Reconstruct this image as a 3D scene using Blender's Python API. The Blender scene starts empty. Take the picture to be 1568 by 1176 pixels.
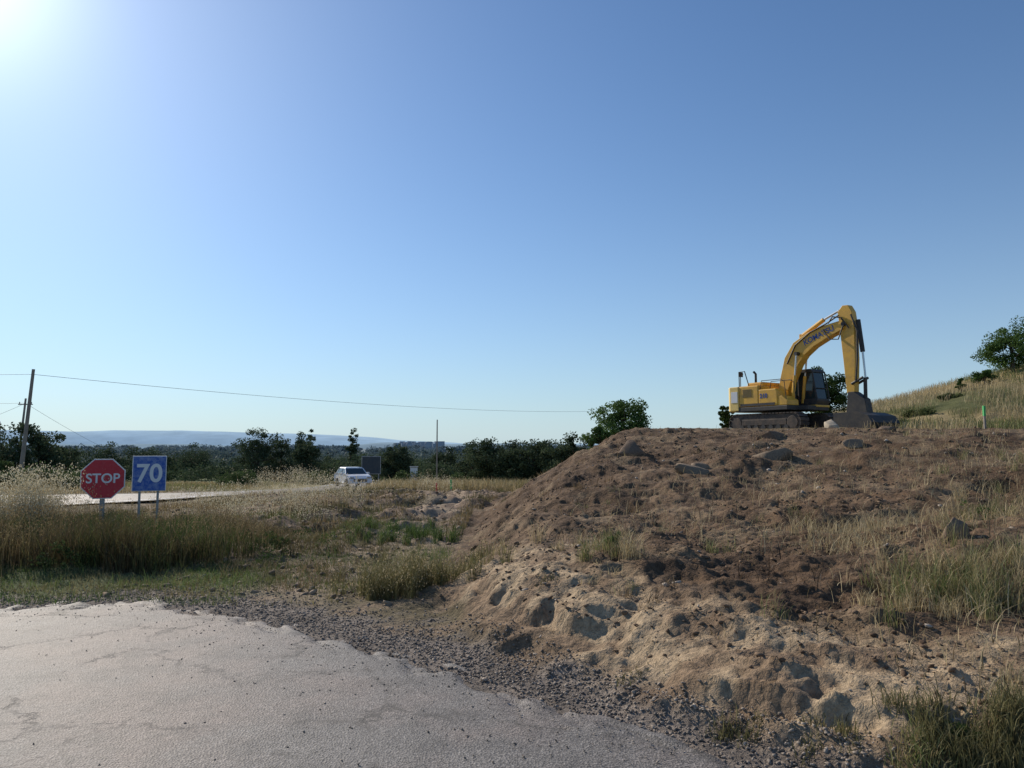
import bpy, bmesh, math, numpy as np
from mathutils import Vector, Matrix
R = np.random.RandomState(7)
scene = bpy.context.scene
COL = scene.collection

# ------------------------------------------------------------------ noise
def _h(ix, iy, seed):
    n = (ix.astype(np.int64)*374761393 + iy.astype(np.int64)*668265263 + seed*1442695041) & 0xffffffff
    n = ((n ^ (n >> 13))*1274126177) & 0xffffffff
    n = (n ^ (n >> 16)) & 0xffffffff
    return n/4294967295.0
def vn(x, y, seed=0):
    ix = np.floor(x); iy = np.floor(y); fx = x-ix; fy = y-iy
    fx = fx*fx*fx*(fx*(fx*6-15)+10); fy = fy*fy*fy*(fy*(fy*6-15)+10)
    a = _h(ix, iy, seed); b = _h(ix+1, iy, seed); c = _h(ix, iy+1, seed); d = _h(ix+1, iy+1, seed)
    return (a*(1-fx)+b*fx)*(1-fy)+(c*(1-fx)+d*fx)*fy*1.0
def fbm(x, y, seed=0, o=4):
    s = 0; a = 0.5; t = 0
    for i in range(o):
        c, sn = math.cos(i*1.1), math.sin(i*1.1)
        s = s+a*vn((x*c-y*sn)*2**i+17.3*i, (x*sn+y*c)*2**i-9.1*i, seed+i); t += a; a *= .5
    return s/t
def ss(a, b, v):
    t = np.clip((v-a)/(b-a), 0, 1); return t*t*(3-2*t)
def smin(a, b, k):
    h = np.clip(.5+.5*(b-a)/k, 0, 1); return b*(1-h)+a*h-k*h*(1-h)
def ridge(x, y, seed, o=3):
    s = 0; a = .5; t = 0
    for i in range(o):
        s = s+a*(1-np.abs(vn(x*2**i+3.1*i, y*2**i-7.7*i, seed+i)*2-1)); t += a; a *= .5
    return s/t

# ------------------------------------------------------------------ terrain functions
TOE = np.array([(60,-34),(30,-15),(14,-4.5),(8,-.5),(4,2.2),(2.5,3.2),(1.84,3.68),(1.5,4.06),(.89,4.64),(.32,5.56),(-.3,6.5),(-.7,7.6),(-.95,10),(-1,18),(0,27),(1.2,36),(3,55),(8,90),(30,300)], float)
def toe_dist(x, y):
    best = np.full(x.shape, 1e9); sg = np.ones(x.shape)
    for i in range(len(TOE)-1):
        ax, ay = TOE[i]; bx, by = TOE[i+1]; dx, dy = bx-ax, by-ay
        t = np.clip(((x-ax)*dx+(y-ay)*dy)/(dx*dx+dy*dy), 0, 1)
        d = np.hypot(x-ax-t*dx, y-ay-t*dy)
        cr = dx*(y-ay)-dy*(x-ax)
        m = d < best-1e-9
        best = np.where(m, d, best); sg = np.where(m, np.where(cr < 0, 1., -1.), sg)
    return best*sg
RX = [-60,-30,-8,-5.1,-4.06,-2.9,-2.0,-.4,.81,1.52,2.5,4,8,14,60]
RY = [9.5,8.6,7.4,7.4,7.75,7.35,6.6,5.4,4.25,3.68,2.9,1.8,-1,-5,-34]
def road_edge(x): return np.interp(x, RX, RY)
def base_z(y):
    t = np.maximum(y-24, 0)
    return -7.5*(1-np.exp(-t*.0066))
FR = np.array([(-60,10),(-30,14.5),(-16,20.5),(-11,28),(-10.3,38),(-12.6,60),(-21,100),(-40,150)], float)
def fr_dist(x, y):
    best = np.full(x.shape, 1e9)
    for i in range(len(FR)-1):
        ax, ay = FR[i]; bx, by = FR[i+1]; dx, dy = bx-ax, by-ay
        t = np.clip(((x-ax)*dx+(y-ay)*dy)/(dx*dx+dy*dy), 0, 1)
        best = np.minimum(best, np.hypot(x-ax-t*dx, y-ay-t*dy))
    return best
def H(x, y, full=False):
    x = np.asarray(x, float); y = np.asarray(y, float)
    s0 = toe_dist(x, y)
    near = np.exp(-np.maximum(np.hypot(x, y)-4, 0)/25)
    s = s0 + (fbm(x*1.1, y*1.1, 3, 3)-.5)*.5 + (ridge(x*2.3, y*2.3, 5, 3)-.55)*.16 + (fbm(x*7, y*7, 6, 3)-.5)*.12
    q = (x-1.84)*.56+(y-3.68)*.83
    al = -.83*x+.56*y
    bz = base_z(y)
    low = 1-ss(7.2, 9.5, y)*.75
    mixl = ss(.35, .65, fbm(x*.8, y*.8, 8, 2))
    bank = (.12*ss(-.2, .18, s)+.17*((1-mixl)*ss(.05, .55, s)+mixl*ss(.25, .42, s+(fbm(x*4, y*4, 7, 3)-.5)*.2)))*low
    cap = 1.83+.028*(np.clip(y, 10, 60)-18)-bz
    fr = .125*np.maximum(q-.7, 0)
    M = smin(smin(fr, .55*np.maximum(s-.35, 0), .25), cap, .25)
    M = np.maximum(M, 0)
    fade = 1-ss(85, 140, y)
    hill = ss(30, 46, y)*(1-.85*ss(48, 75, y))*.27*np.clip(x-19+(fbm(x*.12, y*.12, 41, 2)-.5)*3, 0, 60)
    ins = ss(-.1, .6, s)
    z = bz + (bank+M+hill*ins)*fade
    mm = ins*np.clip(1-ss(60, 120, y), 0, 1)
    crest = 1-ss(30, 60, y)
    pale = ss(-.2, .2, s)*(1-ss(1.0, 2.1, s+(fbm(x*.9, y*.9, 9, 3)-.5)*2.0))*(1-ss(8, 10, y))
    rough = mm*(1-pale*.45)
    z = z + rough*((fbm(x*.9, y*.9, 11, 3)-.5)*.36*np.clip(s*.5, .2, 1)*crest
                   + (ridge(x*2.2, y*2.2, 13, 4)-.5)*.13*ss(.2, 1.2, s)
                   + (fbm(x*7, y*7, 15, 4)-.5)*.085*near + (fbm(x*20, y*20, 17, 3)-.5)*.04*near)
    # layered ledges along the cut, broken by small gullies
    face = ss(-.2, .1, s)*(1-ss(.9, 1.9, s))*low
    z = z + face*((ridge(al*.8, (q+s)*2.4, 18, 4)-.5)*.11+(fbm(x*5, y*5, 26, 3)-.5)*.05+(fbm(x*16, y*16, 20, 3)-.5)*.035)
    z = z + mm*ss(2.5, 5, s)*(1-ss(16, 20, y))*.03*np.sin((q+fbm(x*.7, y*.7, 19, 2)*2.5)*4.4)
    re = y-road_edge(x)
    frd = fr_dist(x, y)
    pl = (1-ins)*ss(.5, 2.5, re)*ss(3.2, 5, frd)
    z = z + pl*((fbm(x*.5, y*.5, 21, 3)-.5)*.2*(1+ss(60, 300, y)*3)+(fbm(x*3, y*3, 23, 3)-.5)*.09+(fbm(x*11, y*11, 24, 3)-.5)*.045*near)
    dig = ss(12, 15, y)*(1-ss(27, 36, y))*ss(-9.5, -5, x)*(1-ins)*ss(3.4, 5, frd)
    z = z + dig*(fbm(x*1.1, y*1.1, 25, 3)-.42)*.55
    z = z + (1-ins)*(fbm(x*14, y*14, 27, 2)-.5)*.018*ss(-.05, .4, re)*near
    z = np.where(frd < 3.4, np.minimum(z, bz-.03), z)
    z = np.where(re < 0.02, z-.012, z)
    if full: return z, s, s0, q, ins, pale, re, frd, dig
    return z

def gridax(lo, hi, c0, c1, d, g, far):
    a = [c0]
    while a[-1] < c1: a.append(a[-1]+d)
    up = [a[-1]]
    while up[-1] < hi:
        r = up[-1]-c1
        up.append(up[-1]+(d+r*g if r < 60 else (d+60*g)*1.0+ (r-60)*far))
    dn = [c0]
    while dn[-1] > lo:
        r = c0-dn[-1]
        dn.append(dn[-1]-(d+r*g if r < 60 else d+60*g+(r-60)*far))
    return np.array(dn[:0:-1]+a+up[1:])

# ------------------------------------------------------------------ mesh helpers
def make_mesh(name, V, F, mat, col=None, smooth=False, parent=None, link=True):
    V = np.asarray(V, np.float32); F = np.asarray(F, np.int32); k = F.shape[1]
    me = bpy.data.meshes.new(name)
    me.vertices.add(len(V)); me.vertices.foreach_set('co', V.ravel())
    me.loops.add(F.size); me.loops.foreach_set('vertex_index', F.ravel())
    me.polygons.add(len(F)); me.polygons.foreach_set('loop_start', np.arange(len(F), dtype=np.int32)*k)
    me.update(calc_edges=True)
    if smooth: me.polygons.foreach_set('use_smooth', np.ones(len(F), bool))
    if col is not None:
        ca = me.color_attributes.new('Col', 'FLOAT_COLOR', 'POINT')
        c4 = np.ones((len(V), 4), np.float32); c4[:, :3] = col
        ca.data.foreach_set('color', c4.ravel())
    me.materials.append(mat)
    ob = bpy.data.objects.new(name, me)
    COL.objects.link(ob)
    if parent: ob.parent = parent
    return ob
def empty(name, loc=(0,0,0), rotz=0):
    e = bpy.data.objects.new(name, None); e.location = loc; e.rotation_euler = (0, 0, rotz)
    e.empty_display_size = .3; COL.objects.link(e); return e

# ------------------------------------------------------------------ materials
def mat_new(name):
    m = bpy.data.materials.new(name); m.use_nodes = True
    nt = m.node_tree; b = nt.nodes['Principled BSDF']; return m, nt, b
def noise(nt, scale, detail=4, coord='Object', rough=.55):
    tc = nt.nodes.new('ShaderNodeTexCoord'); n = nt.nodes.new('ShaderNodeTexNoise')
    n.inputs['Scale'].default_value = scale; n.inputs['Detail'].default_value = detail; n.inputs['Roughness'].default_value = rough
    nt.links.new(tc.outputs[coord], n.inputs['Vector']); return n
def ramp(nt, src, stops):
    r = nt.nodes.new('ShaderNodeValToRGB'); nt.links.new(src, r.inputs[0])
    while len(r.color_ramp.elements) < len(stops): r.color_ramp.elements.new(.5)
    for e, (p, c) in zip(r.color_ramp.elements, stops):
        e.position = p; e.color = (c[0], c[1], c[2], 1) if not isinstance(c, (int, float)) else (c, c, c, 1)
    return r
def mixc(nt, a, b, fac, mode='MIX'):
    m = nt.nodes.new('ShaderNodeMix'); m.data_type = 'RGBA'; m.blend_type = mode
    for sock, v in ((m.inputs[6], a), (m.inputs[7], b), (m.inputs[0], fac)):
        if hasattr(v, 'links'): nt.links.new(v, sock)
        elif isinstance(v, (int, float)): sock.default_value = v
        else: sock.default_value = (v[0], v[1], v[2], 1)
    return m.outputs[2]
def mathn(nt, op, a, b=None, c=None):
    m = nt.nodes.new('ShaderNodeMath'); m.operation = op
    for i, v in enumerate((a, b, c)):
        if v is None: continue
        if hasattr(v, 'links'): nt.links.new(v, m.inputs[i])
        else: m.inputs[i].default_value = v
    return m.outputs[0]
def bump(nt, b, h, strength, dist, prev=None):
    bp = nt.nodes.new('ShaderNodeBump'); bp.inputs['Strength'].default_value = strength; bp.inputs['Distance'].default_value = dist
    nt.links.new(h, bp.inputs['Height'])
    if prev: nt.links.new(prev, bp.inputs['Normal'])
    if b: nt.links.new(bp.outputs[0], b.inputs['Normal'])
    return bp.outputs[0]
def vcol_mat(name, rough=.9, bumps=((60, .6, .01),), var=(.7, 1.3), nscale=25, spec=.2):
    m, nt, b = mat_new(name)
    a = nt.nodes.new('ShaderNodeAttribute'); a.attribute_name = 'Col'
    n = noise(nt, nscale, 6, rough=.7); r = ramp(nt, n.outputs[0], [(.3, var[0]), (.7, var[1])])
    nt.links.new(mixc(nt, a.outputs[0], r.outputs[0], 1., 'MULTIPLY'), b.inputs['Base Color'])
    b.inputs['Roughness'].default_value = rough; b.inputs['Specular IOR Level'].default_value = spec
    prev = None
    for sc, st, ds in bumps:
        nn = noise(nt, sc, 5); prev = bump(nt, b, nn.outputs[0], st, ds, prev)
    return m
def leaf_mat(name, trans=.45, rough=.6, spec=.2):
    m, nt, b = mat_new(name)
    a = nt.nodes.new('ShaderNodeAttribute'); a.attribute_name = 'Col'
    nt.links.new(a.outputs[0], b.inputs['Base Color']); b.inputs['Roughness'].default_value = rough
    b.inputs['Specular IOR Level'].default_value = spec
    t = nt.nodes.new('ShaderNodeBsdfTranslucent'); nt.links.new(a.outputs[0], t.inputs[0])
    mx = nt.nodes.new('ShaderNodeMixShader'); mx.inputs[0].default_value = trans
    nt.links.new(b.outputs[0], mx.inputs[1]); nt.links.new(t.outputs[0], mx.inputs[2])
    nt.links.new(mx.outputs[0], nt.nodes['Material Output'].inputs[0]); return m
def paint(name, c, rough=.45, dirt=.35, dirtcol=(.2, .15, .1), metal=0, scale=3):
    m, nt, b = mat_new(name)
    n = noise(nt, scale, 8, rough=.7); r = ramp(nt, n.outputs[0], [(.42, 0.), (.75, dirt*2)])
    nt.links.new(mixc(nt, c, dirtcol, r.outputs[0]), b.inputs['Base Color'])
    b.inputs['Roughness'].default_value = rough; b.inputs['Metallic'].default_value = metal; return m

M_ground = vcol_mat('soil', .95, ((9, .4, .06), (32, .8, .03), (120, .8, .008)), (.55, 1.42), 18)
M_stone = vcol_mat('stone', .9, ((40, .6, .01),), (.75, 1.2), 30)
M_grass = leaf_mat('grass_blades', .3)
M_leaf = leaf_mat('leaves', .22, .8, .06)
M_bark = paint('bark', (.09, .07, .05), .9, .4, (.04, .03, .02))
M_yel = paint('yellow_paint', (.76, .42, .045), .42, .28, (.30, .18, .07))
M_yel2 = paint('pale_yellow_paint', (.84, .60, .18), .42, .2, (.4, .28, .14))
M_blk = paint('black_steel', (.025, .025, .027), .6, .4, (.10, .075, .05))
M_track = paint('track_steel', (.05, .04, .035), .75, .5, (.18, .12, .08))
M_glass = paint('cab_glass', (.015, .03, .035), .08, 0.)
M_chrome = paint('hydraulic_rod', (.5, .5, .5), .25, .1, metal=.9)
M_galv = paint('galvanised_steel', (.30, .31, .32), .5, .3, (.25, .23, .2), .5)
M_red = paint('sign_red', (.52, .015, .03), .5, .05, (.55, .3, .3), scale=22)
M_blue = paint('sign_blue', (.010, .08, .38), .5, .26, (.5, .58, .66), scale=12)
M_white = paint('sign_white', (.74, .74, .74), .5, .08, (.4, .42, .45), scale=16)
M_wood = paint('weathered_wood', (.26, .23, .20), .9, .3, (.12, .10, .09))
M_wire = paint('wire', (.03, .03, .03), .6, 0)
M_car = paint('white_car_paint', (.75, .76, .78), .25, .05)
M_green = paint('green_stake', (.05, .45, .12), .6, .1)

# ------------------------------------------------------------------ ground sheet
gx = gridax(-9000, 9000, -1.2, 3.2, .028, .0080, .16)
gy = gridax(-60, 9500, 3.0, 8.0, .028, .0044, .14)
X, Y = np.meshgrid(gx, gy)
xf, yf = X.ravel(), Y.ravel()
z, s, s0, q, ins, pale, re, frd, dig = H(xf, yf, True)
nx, ny = len(gx), len(gy)
print('GRID', nx, ny)
def L(c): return np.array(c, float)[None, :]
def mx(a, b, t): t = t[:, None]; return a*(1-t)+b*t
n1 = fbm(xf*.8, yf*.8, 51, 4); n2 = fbm(xf*3, yf*3, 53, 4); n3 = fbm(xf*.12, yf*.12, 55, 3)
dirt = mx(L((.125, .078, .045)), L((.21, .142, .087)), ss(.42, .66, n1*.5+n2*.5))
dirt = mx(dirt, L((.068, .041, .025)), ss(.50, .64, n2)*.75)
dirt = mx(dirt, L((.30, .225, .14)), ss(.56, .72, fbm(xf*1.7, yf*1.7, 57, 4))*.4)
palec = mx(L((.41, .31, .20)), L((.25, .175, .112)), ss(.4, .60, n2))
c = mx(dirt, palec, np.clip(pale, 0, 1)*.95)
dryc = L((.36, .28, .14)); grc = L((.10, .115, .04))
plateau = ss(24, 32, yf)*ins*ss(8, 16, xf)
c = mx(c, mx(dryc, grc, ss(.45, .6, n3)), plateau*.85)
plain = mx(L((.13, .105, .06)), L((.24, .175, .115)), ss(.4, .6, n1*.5+n2*.5))
plain = mx(plain, L((.26, .185, .13)), np.clip(dig*ss(.38, .52, n1), 0, 1))
verge = ss(.5, 1., re+(n1-.5))*(1-ss(1.8, 3, re))*ss(2.4, 3.6, -xf)
plain = mx(plain, L((.075, .115, .035)), verge*.85)
pathm = np.exp(-((xf+1.9+ .25*np.sin(yf*.3))/.8)**2)*ss(7, 9, yf)*(1-ss(26, 34, yf))
plain = mx(plain, L((.36, .28, .195)), pathm*ss(.35, .55, n2)*.85)
field = mx(L((.10, .135, .045)), L((.28, .24, .12)), ss(.42, .58, fbm(xf*.018, yf*.03, 61, 3)))
plain = mx(plain, field, ss(32, 55, yf))
plain = mx(plain, L((.13, .17, .19)), ss(300, 1500, yf))  # aerial haze painted into the far ground colour
grav = (1-ss(.45, 1.15, re+(n2-.5)*1.2+(n1-.5)*.9))
gravc = mx(L((.22, .185, .155)), L((.14, .118, .10)), ss(.4, .6, n2))
plain = mx(plain, gravc, grav)
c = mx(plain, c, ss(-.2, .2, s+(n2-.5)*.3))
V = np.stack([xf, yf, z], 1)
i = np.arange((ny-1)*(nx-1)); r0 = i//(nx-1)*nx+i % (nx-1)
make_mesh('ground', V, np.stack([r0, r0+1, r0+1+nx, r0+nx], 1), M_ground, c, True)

# ------------------------------------------------------------------ asphalt
m, nt, b = mat_new('asphalt')
n = noise(nt, 60, 8, rough=.85); big = noise(nt, .55, 6, rough=.6); mid = noise(nt, 3.0, 8, rough=.75)
cc = ramp(nt, n.outputs[0], [(.36, (.052, .049, .046)), (.5, (.135, .124, .115)), (.64, (.29, .27, .25))])
c2 = mixc(nt, cc.outputs[0], (.23, .17, .14), ramp(nt, big.outputs[0], [(.45, 0.), (.60, .5)]).outputs[0])
c3 = mixc(nt, c2, (.055, .052, .05), ramp(nt, mid.outputs[0], [(.47, 0.), (.68, .65)]).outputs[0])
vg = nt.nodes.new('ShaderNodeTexVoronoi'); vg.inputs['Scale'].default_value = 85; tc0 = nt.nodes.new('ShaderNodeTexCoord'); nt.links.new(tc0.outputs['Object'], vg.inputs['Vector'])
c3 = mixc(nt, c3, ramp(nt, vg.outputs['Color'], [(.15, .55), (.85, 1.55)]).outputs[0], .75, 'MULTIPLY')
tc = nt.nodes.new('ShaderNodeTexCoord'); dn = noise(nt, 2.6, 12, rough=.8)
mp = nt.nodes.new('ShaderNodeVectorMath'); mp.operation = 'MULTIPLY_ADD'; mp.inputs[1].default_value = (.8, .8, 0)
nt.links.new(dn.outputs['Color'], mp.inputs[0]); nt.links.new(tc.outputs['Object'], mp.inputs[2])
vo = nt.nodes.new('ShaderNodeTexVoronoi'); vo.feature = 'DISTANCE_TO_EDGE'; vo.inputs['Scale'].default_value = .8
nt.links.new(mp.outputs[0], vo.inputs['Vector'])
cr = ramp(nt, vo.outputs[0], [(.003, .85), (.012, 0.)])
mk = ramp(nt, noise(nt, 1.1, 5, rough=.7).outputs[0], [(.44, 0.), (.56, 1.)])
crk = mathn(nt, 'MULTIPLY', cr.outputs[0], mk.outputs[0])
nt.links.new(mixc(nt, c3, (.035, .032, .028), crk), b.inputs['Base Color'])
b.inputs['Roughness'].default_value = .70; b.inputs['Specular IOR Level'].default_value = .45
p = bump(nt, b, vg.outputs['Distance'], .7, .005); p = bump(nt, b, mid.outputs[0], .5, .02, p)
bump(nt, b, mathn(nt, 'SUBTRACT', 1., crk), .5, .006, p)
M_asph = m
ax = np.concatenate([np.arange(-60, -10, .5), np.arange(-10, 4, .05), np.arange(4, 30, .4)])
off = np.concatenate([-np.geomspace(60, .8, 60), np.arange(-.75, .4, .03)])
AX, OF = np.meshgrid(ax, off); axf, of = AX.ravel(), OF.ravel()
wob = (fbm(axf*2.2, axf*0+3, 71, 4)-.5)*.5+(fbm(axf*7, of*7, 72, 4)-.5)*.55
ay = road_edge(axf)+of
az = .018-.05*ss(-.2, .3, of+wob*1.5)+(fbm(axf*.6, ay*.6, 73, 2)-.5)*.012
i = np.arange((len(off)-1)*(len(ax)-1)); w = len(ax); r0 = i//(w-1)*w+i % (w-1)
make_mesh('asphalt_road', np.stack([axf, ay, az], 1), np.stack([r0, r0+1, r0+1+w, r0+w], 1), M_asph, None, True)
pts = []
for k in range(len(FR)-1):
    p0 = FR[max(k-1, 0)]; p1 = FR[k]; p2 = FR[k+1]; p3 = FR[min(k+2, len(FR)-1)]
    for t in np.linspace(0, 1, 14, endpoint=False):
        pts.append(.5*((2*p1)+(-p0+p2)*t+(2*p0-5*p1+4*p2-p3)*t*t+(-p0+3*p1-3*p2+p3)*t**3))
pts = np.array(pts); tn = np.gradient(pts, axis=0); tn /= np.linalg.norm(tn, axis=1)[:, None]; nn = np.stack([-tn[:, 1], tn[:, 0]], 1)
rows = []
for o in (-3, -1.5, 0, 1.5, 3):
    pp = pts+nn*o; rows.append(np.stack([pp[:, 0], pp[:, 1], base_z(pp[:, 1])+.05], 1))
rows = np.array(rows); w = len(pts); Vr = rows.reshape(-1, 3); i = np.arange(4*(w-1)); r0 = i//(w-1)*w+i % (w-1)
make_mesh('country_road', Vr, np.stack([r0, r0+1, r0+1+w, r0+w], 1), M_asph, None, True)
Vl = []
for o in (2.62, 2.74, -2.74, -2.62):
    pp = pts+nn*o; Vl.append(np.stack([pp[:, 0], pp[:, 1], base_z(pp[:, 1])+.058], 1))
Vl = np.array(Vl).reshape(-1, 3); i = np.arange(w-1)
Fl = np.concatenate([np.stack([i, i+1, i+1+w, i+w], 1), np.stack([i+2*w, i+1+2*w, i+1+3*w, i+3*w], 1)])
make_mesh('road_edge_line', Vl, Fl, M_white)

# ------------------------------------------------------------------ stones
bm = bmesh.new(); bmesh.ops.create_icosphere(bm, subdivisions=1, radius=1)
ICO1 = np.array([v.co[:] for v in bm.verts]); ICF1 = np.array([[v.index for v in f.verts] for f in bm.faces]); bm.free()
bm = bmesh.new(); bmesh.ops.create_icosphere(bm, subdivisions=3, radius=1)
ICO2 = np.array([v.co[:] for v in bm.verts]); ICF2 = np.array([[v.index for v in f.verts] for f in bm.faces]); bm.free()
def stones(name, x, y, size, colA, colB, sink=.3, jit=.42, zmin=None):
    n = len(x); z = H(x, y); k = len(ICO1)
    if zmin is not None: z = np.maximum(z, zmin)
    P = ICO1[None]*(1+(R.rand(n, k, 1)-.5)*2*jit)
    sc = np.stack([size*(.8+.7*R.rand(n)), size*(.6+.5*R.rand(n)), size*(.35+.4*R.rand(n))], 1)
    P = P*sc[:, None, :]
    a = R.rand(n)*6.28; tl = (R.rand(n)-.5)*1.2
    xx = P[..., 0]*np.cos(tl)[:, None]-P[..., 2]*np.sin(tl)[:, None]; zz = P[..., 0]*np.sin(tl)[:, None]+P[..., 2]*np.cos(tl)[:, None]
    X2 = xx*np.cos(a)[:, None]-P[..., 1]*np.sin(a)[:, None]; Y2 = xx*np.sin(a)[:, None]+P[..., 1]*np.cos(a)[:, None]
    V = np.stack([X2+x[:, None], Y2+y[:, None], zz+(z+size*(.5-sink))[:, None]], -1).reshape(-1, 3)
    F = (ICF1[None]+(np.arange(n)*k)[:, None, None]).reshape(-1, 3)
    t = R.rand(n, 1); c = np.repeat(np.array(colA)*(1-t)+np.array(colB)*t, k, 0)
    return make_mesh(name, V, F, M_stone, c, False)
NG = 66000
x = R.uniform(-9, 4, NG); o = np.where(R.rand(NG) < .6, R.normal(.38, .42, NG), R.normal(.0, 1.0, NG)); y = road_edge(x)+o
k = (toe_dist(x, y) < -.02+.15*R.rand(NG)) & (y > 2.0)&(R.rand(NG) < .35+.65*ss(-5, 1, x))&((o > -.15)|(R.rand(NG) < .35)); x, y, o = x[k], y[k], o[k]
stones('roadside_gravel', x, y, (.003+.011*R.rand(len(x))**2.8)*np.where(o < -.1, .6, 1), (.13, .11, .095), (.38, .32, .26), .1, zmin=np.where(o < -.1, .019, -1))
N = 38000; u = R.rand(N); y = 3+u**1.5*22; x = -1.2+R.rand(N)*(y*.78+2.2)
sd = toe_dist(x, y); k = (sd > .3) & (fbm(x*.8, y*.8, 81, 3) > .40+.2*R.rand(N)) ; x, y, sd = x[k], y[k], sd[k]
size = (.003+.017*R.rand(len(x))**5)*(1+y*.08)
stones('soil_clods', x, y, size, (.09, .057, .036), (.23, .16, .105), .5)
N = 600; y = 3+R.rand(N)**1.3*22; x = -1.2+R.rand(N)*(y*.78+2.2); k = toe_dist(x, y) > .3; x, y = x[k], y[k]
stones('scattered_stones', x, y, .005+.022*R.rand(len(x))**4*(1+y*.07), (.28, .23, .18), (.44, .38, .32), .3)
N = 9000; y = 7.5+R.rand(N)**1.2*24; x = -9+R.rand(N)*9; k = (toe_dist(x, y) < 0) & (y > road_edge(x)+.4) & ((x > -4.5) | (y > 14)); x, y = x[k], y[k]
stones('rubble', x, y, (.005+.03*R.rand(len(x))**5)*(1+y*.06), (.16, .115, .08), (.36, .28, .20), .35)

def boulder(x, y, sx, sy, sz, seed, c=(.34, .26, .18), rz=0):
    d = ICO2.copy()
    rr = np.random.RandomState(seed)
    for _ in range(14):
        nv = rr.normal(size=3); nv /= np.linalg.norm(nv); h = rr.uniform(.45, .8)
        dt = d@nv; ov = np.maximum(dt*1.0-h, 0); d = d-ov[:, None]*nv[None]
    d = d*(1+(fbm(d[:, 0]*3+seed, d[:, 1]*3+d[:, 2]*2, seed, 3)-.5)[:, None]*.25)*np.array([sx, sy, sz])
    ca, sa = math.cos(rz), math.sin(rz)
    V = np.stack([d[:, 0]*ca-d[:, 1]*sa+x, d[:, 0]*sa+d[:, 1]*ca+y, d[:, 2]+float(H(np.array([x]), np.array([y]))[0])+sz*.15], 1)
    make_mesh('boulder', V, ICF2, M_stone, np.tile(np.array(c), (len(V), 1)))
BR = (.22, .165, .115)
boulder(3.25, 13.3, .46, .3, .26, 1, BR, rz=.4); boulder(5.1, 14.6, .5, .35, .24, 2, BR, rz=-.3); boulder(4.15, 7.0, .18, .12, .2, 3, (.2, .145, .10))
boulder(2.75, 17.2, .42, .3, .3, 4, (.17, .12, .085)); boulder(2.25, 3.85, .035, .03, .03, 5, (.30, .28, .26)); boulder(3.6, 14.2, .3, .25, .16, 6, BR)
boulder(12.4, 28.6, .42, .4, .5, 7, (.40, .34, .26)); boulder(7.2, 15.6, .3, .25, .14, 8, BR); boulder(-5.6, 18.5, .35, .25, .18, 10, BR)
boulder(9.6, 19, .5, .35, .22, 11, (.17, .12, .085)); boulder(6.4, 18, .5, .35, .22, 12, (.17, .12, .085))

# ------------------------------------------------------------------ grass
class Blades:
    def __init__(s): s.V = []; s.F = []; s.C = []; s.n = 0
    def add(s, x, y, h, w, bend, cA, cB, z0=None, cC=None, patch=.8):
        n = len(x)
        if n == 0: return
        z = H(x, y)-.01 if z0 is None else z0
        a = R.rand(n)*6.28; ba = R.rand(n)*6.28; bd = h*bend*(.3+R.rand(n))
        hz = np.sqrt(np.maximum(h*h-bd*bd*.8, (h*.08)**2))
        tx, ty = np.cos(a)*w/2, np.sin(a)*w/2; bx, by = np.cos(ba)*bd, np.sin(ba)*bd
        p = lambda u, uw, uh: (np.stack([x+bx*u-tx*uw, y+by*u-ty*uw, z+hz*uh], 1), np.stack([x+bx*u+tx*uw, y+by*u+ty*uw, z+hz*uh], 1))
        a0, b0 = p(0, 1, 0); a1, b1 = p(.12, .9, .42); a2, b2 = p(.42, .7, .76)
        tip = np.stack([x+bx, y+by, z+hz], 1)
        V = np.stack([a0, b0, a1, b1, a2, b2, tip], 1).reshape(-1, 3)
        f = np.array([[0, 1, 3], [0, 3, 2], [2, 3, 5], [2, 5, 4], [4, 5, 6]])
        F = (f[None]+(np.arange(n)*7)[:, None, None]+s.n).reshape(-1, 3)
        t = R.rand(n, 1); c = np.array(cA)*(1-t)+np.array(cB)*t
        if cC is not None:
            u = ss(.42, .60, fbm(x*patch, y*patch, 201, 3)+(R.rand(n)-.5)*.12)[:, None]; c = c*(1-u)+np.array(cC)*u
        c = c*(.55+.8*R.rand(n, 1))
        s.V.append(V); s.F.append(F); s.C.append(np.repeat(c, 7, 0)); s.n += len(V)
        return x+bx, y+by, z+hz
    def heads(s, tx, ty, tz, k, spread, drop, size, cA, cB):
        n = len(tx)*k
        x = np.repeat(tx, k)+R.normal(0, spread, n); y = np.repeat(ty, k)+R.normal(0, spread, n); z = np.repeat(tz, k)-R.rand(n)*drop
        a = R.rand(n)*6.28; w = size*.3; dx, dy = np.cos(a)*w, np.sin(a)*w; ln = size*(.7+.6*R.rand(n))
        ox, oy = R.normal(0, .3, n)*ln, R.normal(0, .3, n)*ln
        V = np.stack([np.stack([x, y, z], 1), np.stack([x+dx+ox*.5, y+dy+oy*.5, z-ln*.5], 1), np.stack([x+ox, y+oy, z-ln], 1), np.stack([x-dx+ox*.5, y-dy+oy*.5, z-ln*.5], 1)], 1).reshape(-1, 3)
        F = (np.array([[0, 1, 2], [0, 2, 3]])[None]+(np.arange(n)*4)[:, None, None]+s.n).reshape(-1, 3)
        t = R.rand(n, 1); c = np.array(cA)*(1-t)+np.array(cB)*t
        s.V.append(V); s.F.append(F); s.C.append(np.repeat(c, 4, 0)); s.n += len(V)
    def done(s, name): make_mesh(name, np.concatenate(s.V), np.concatenate(s.F), M_grass, np.concatenate(s.C))
DRY = ((.36, .28, .15), (.52, .43, .26)); OLV = ((.11, .11, .045), (.24, .21, .10)); GRN = ((.06, .11, .028), (.13, .18, .055)); BRN = ((.13, .09, .05), (.24, .17, .095))
B = Blades()
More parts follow.
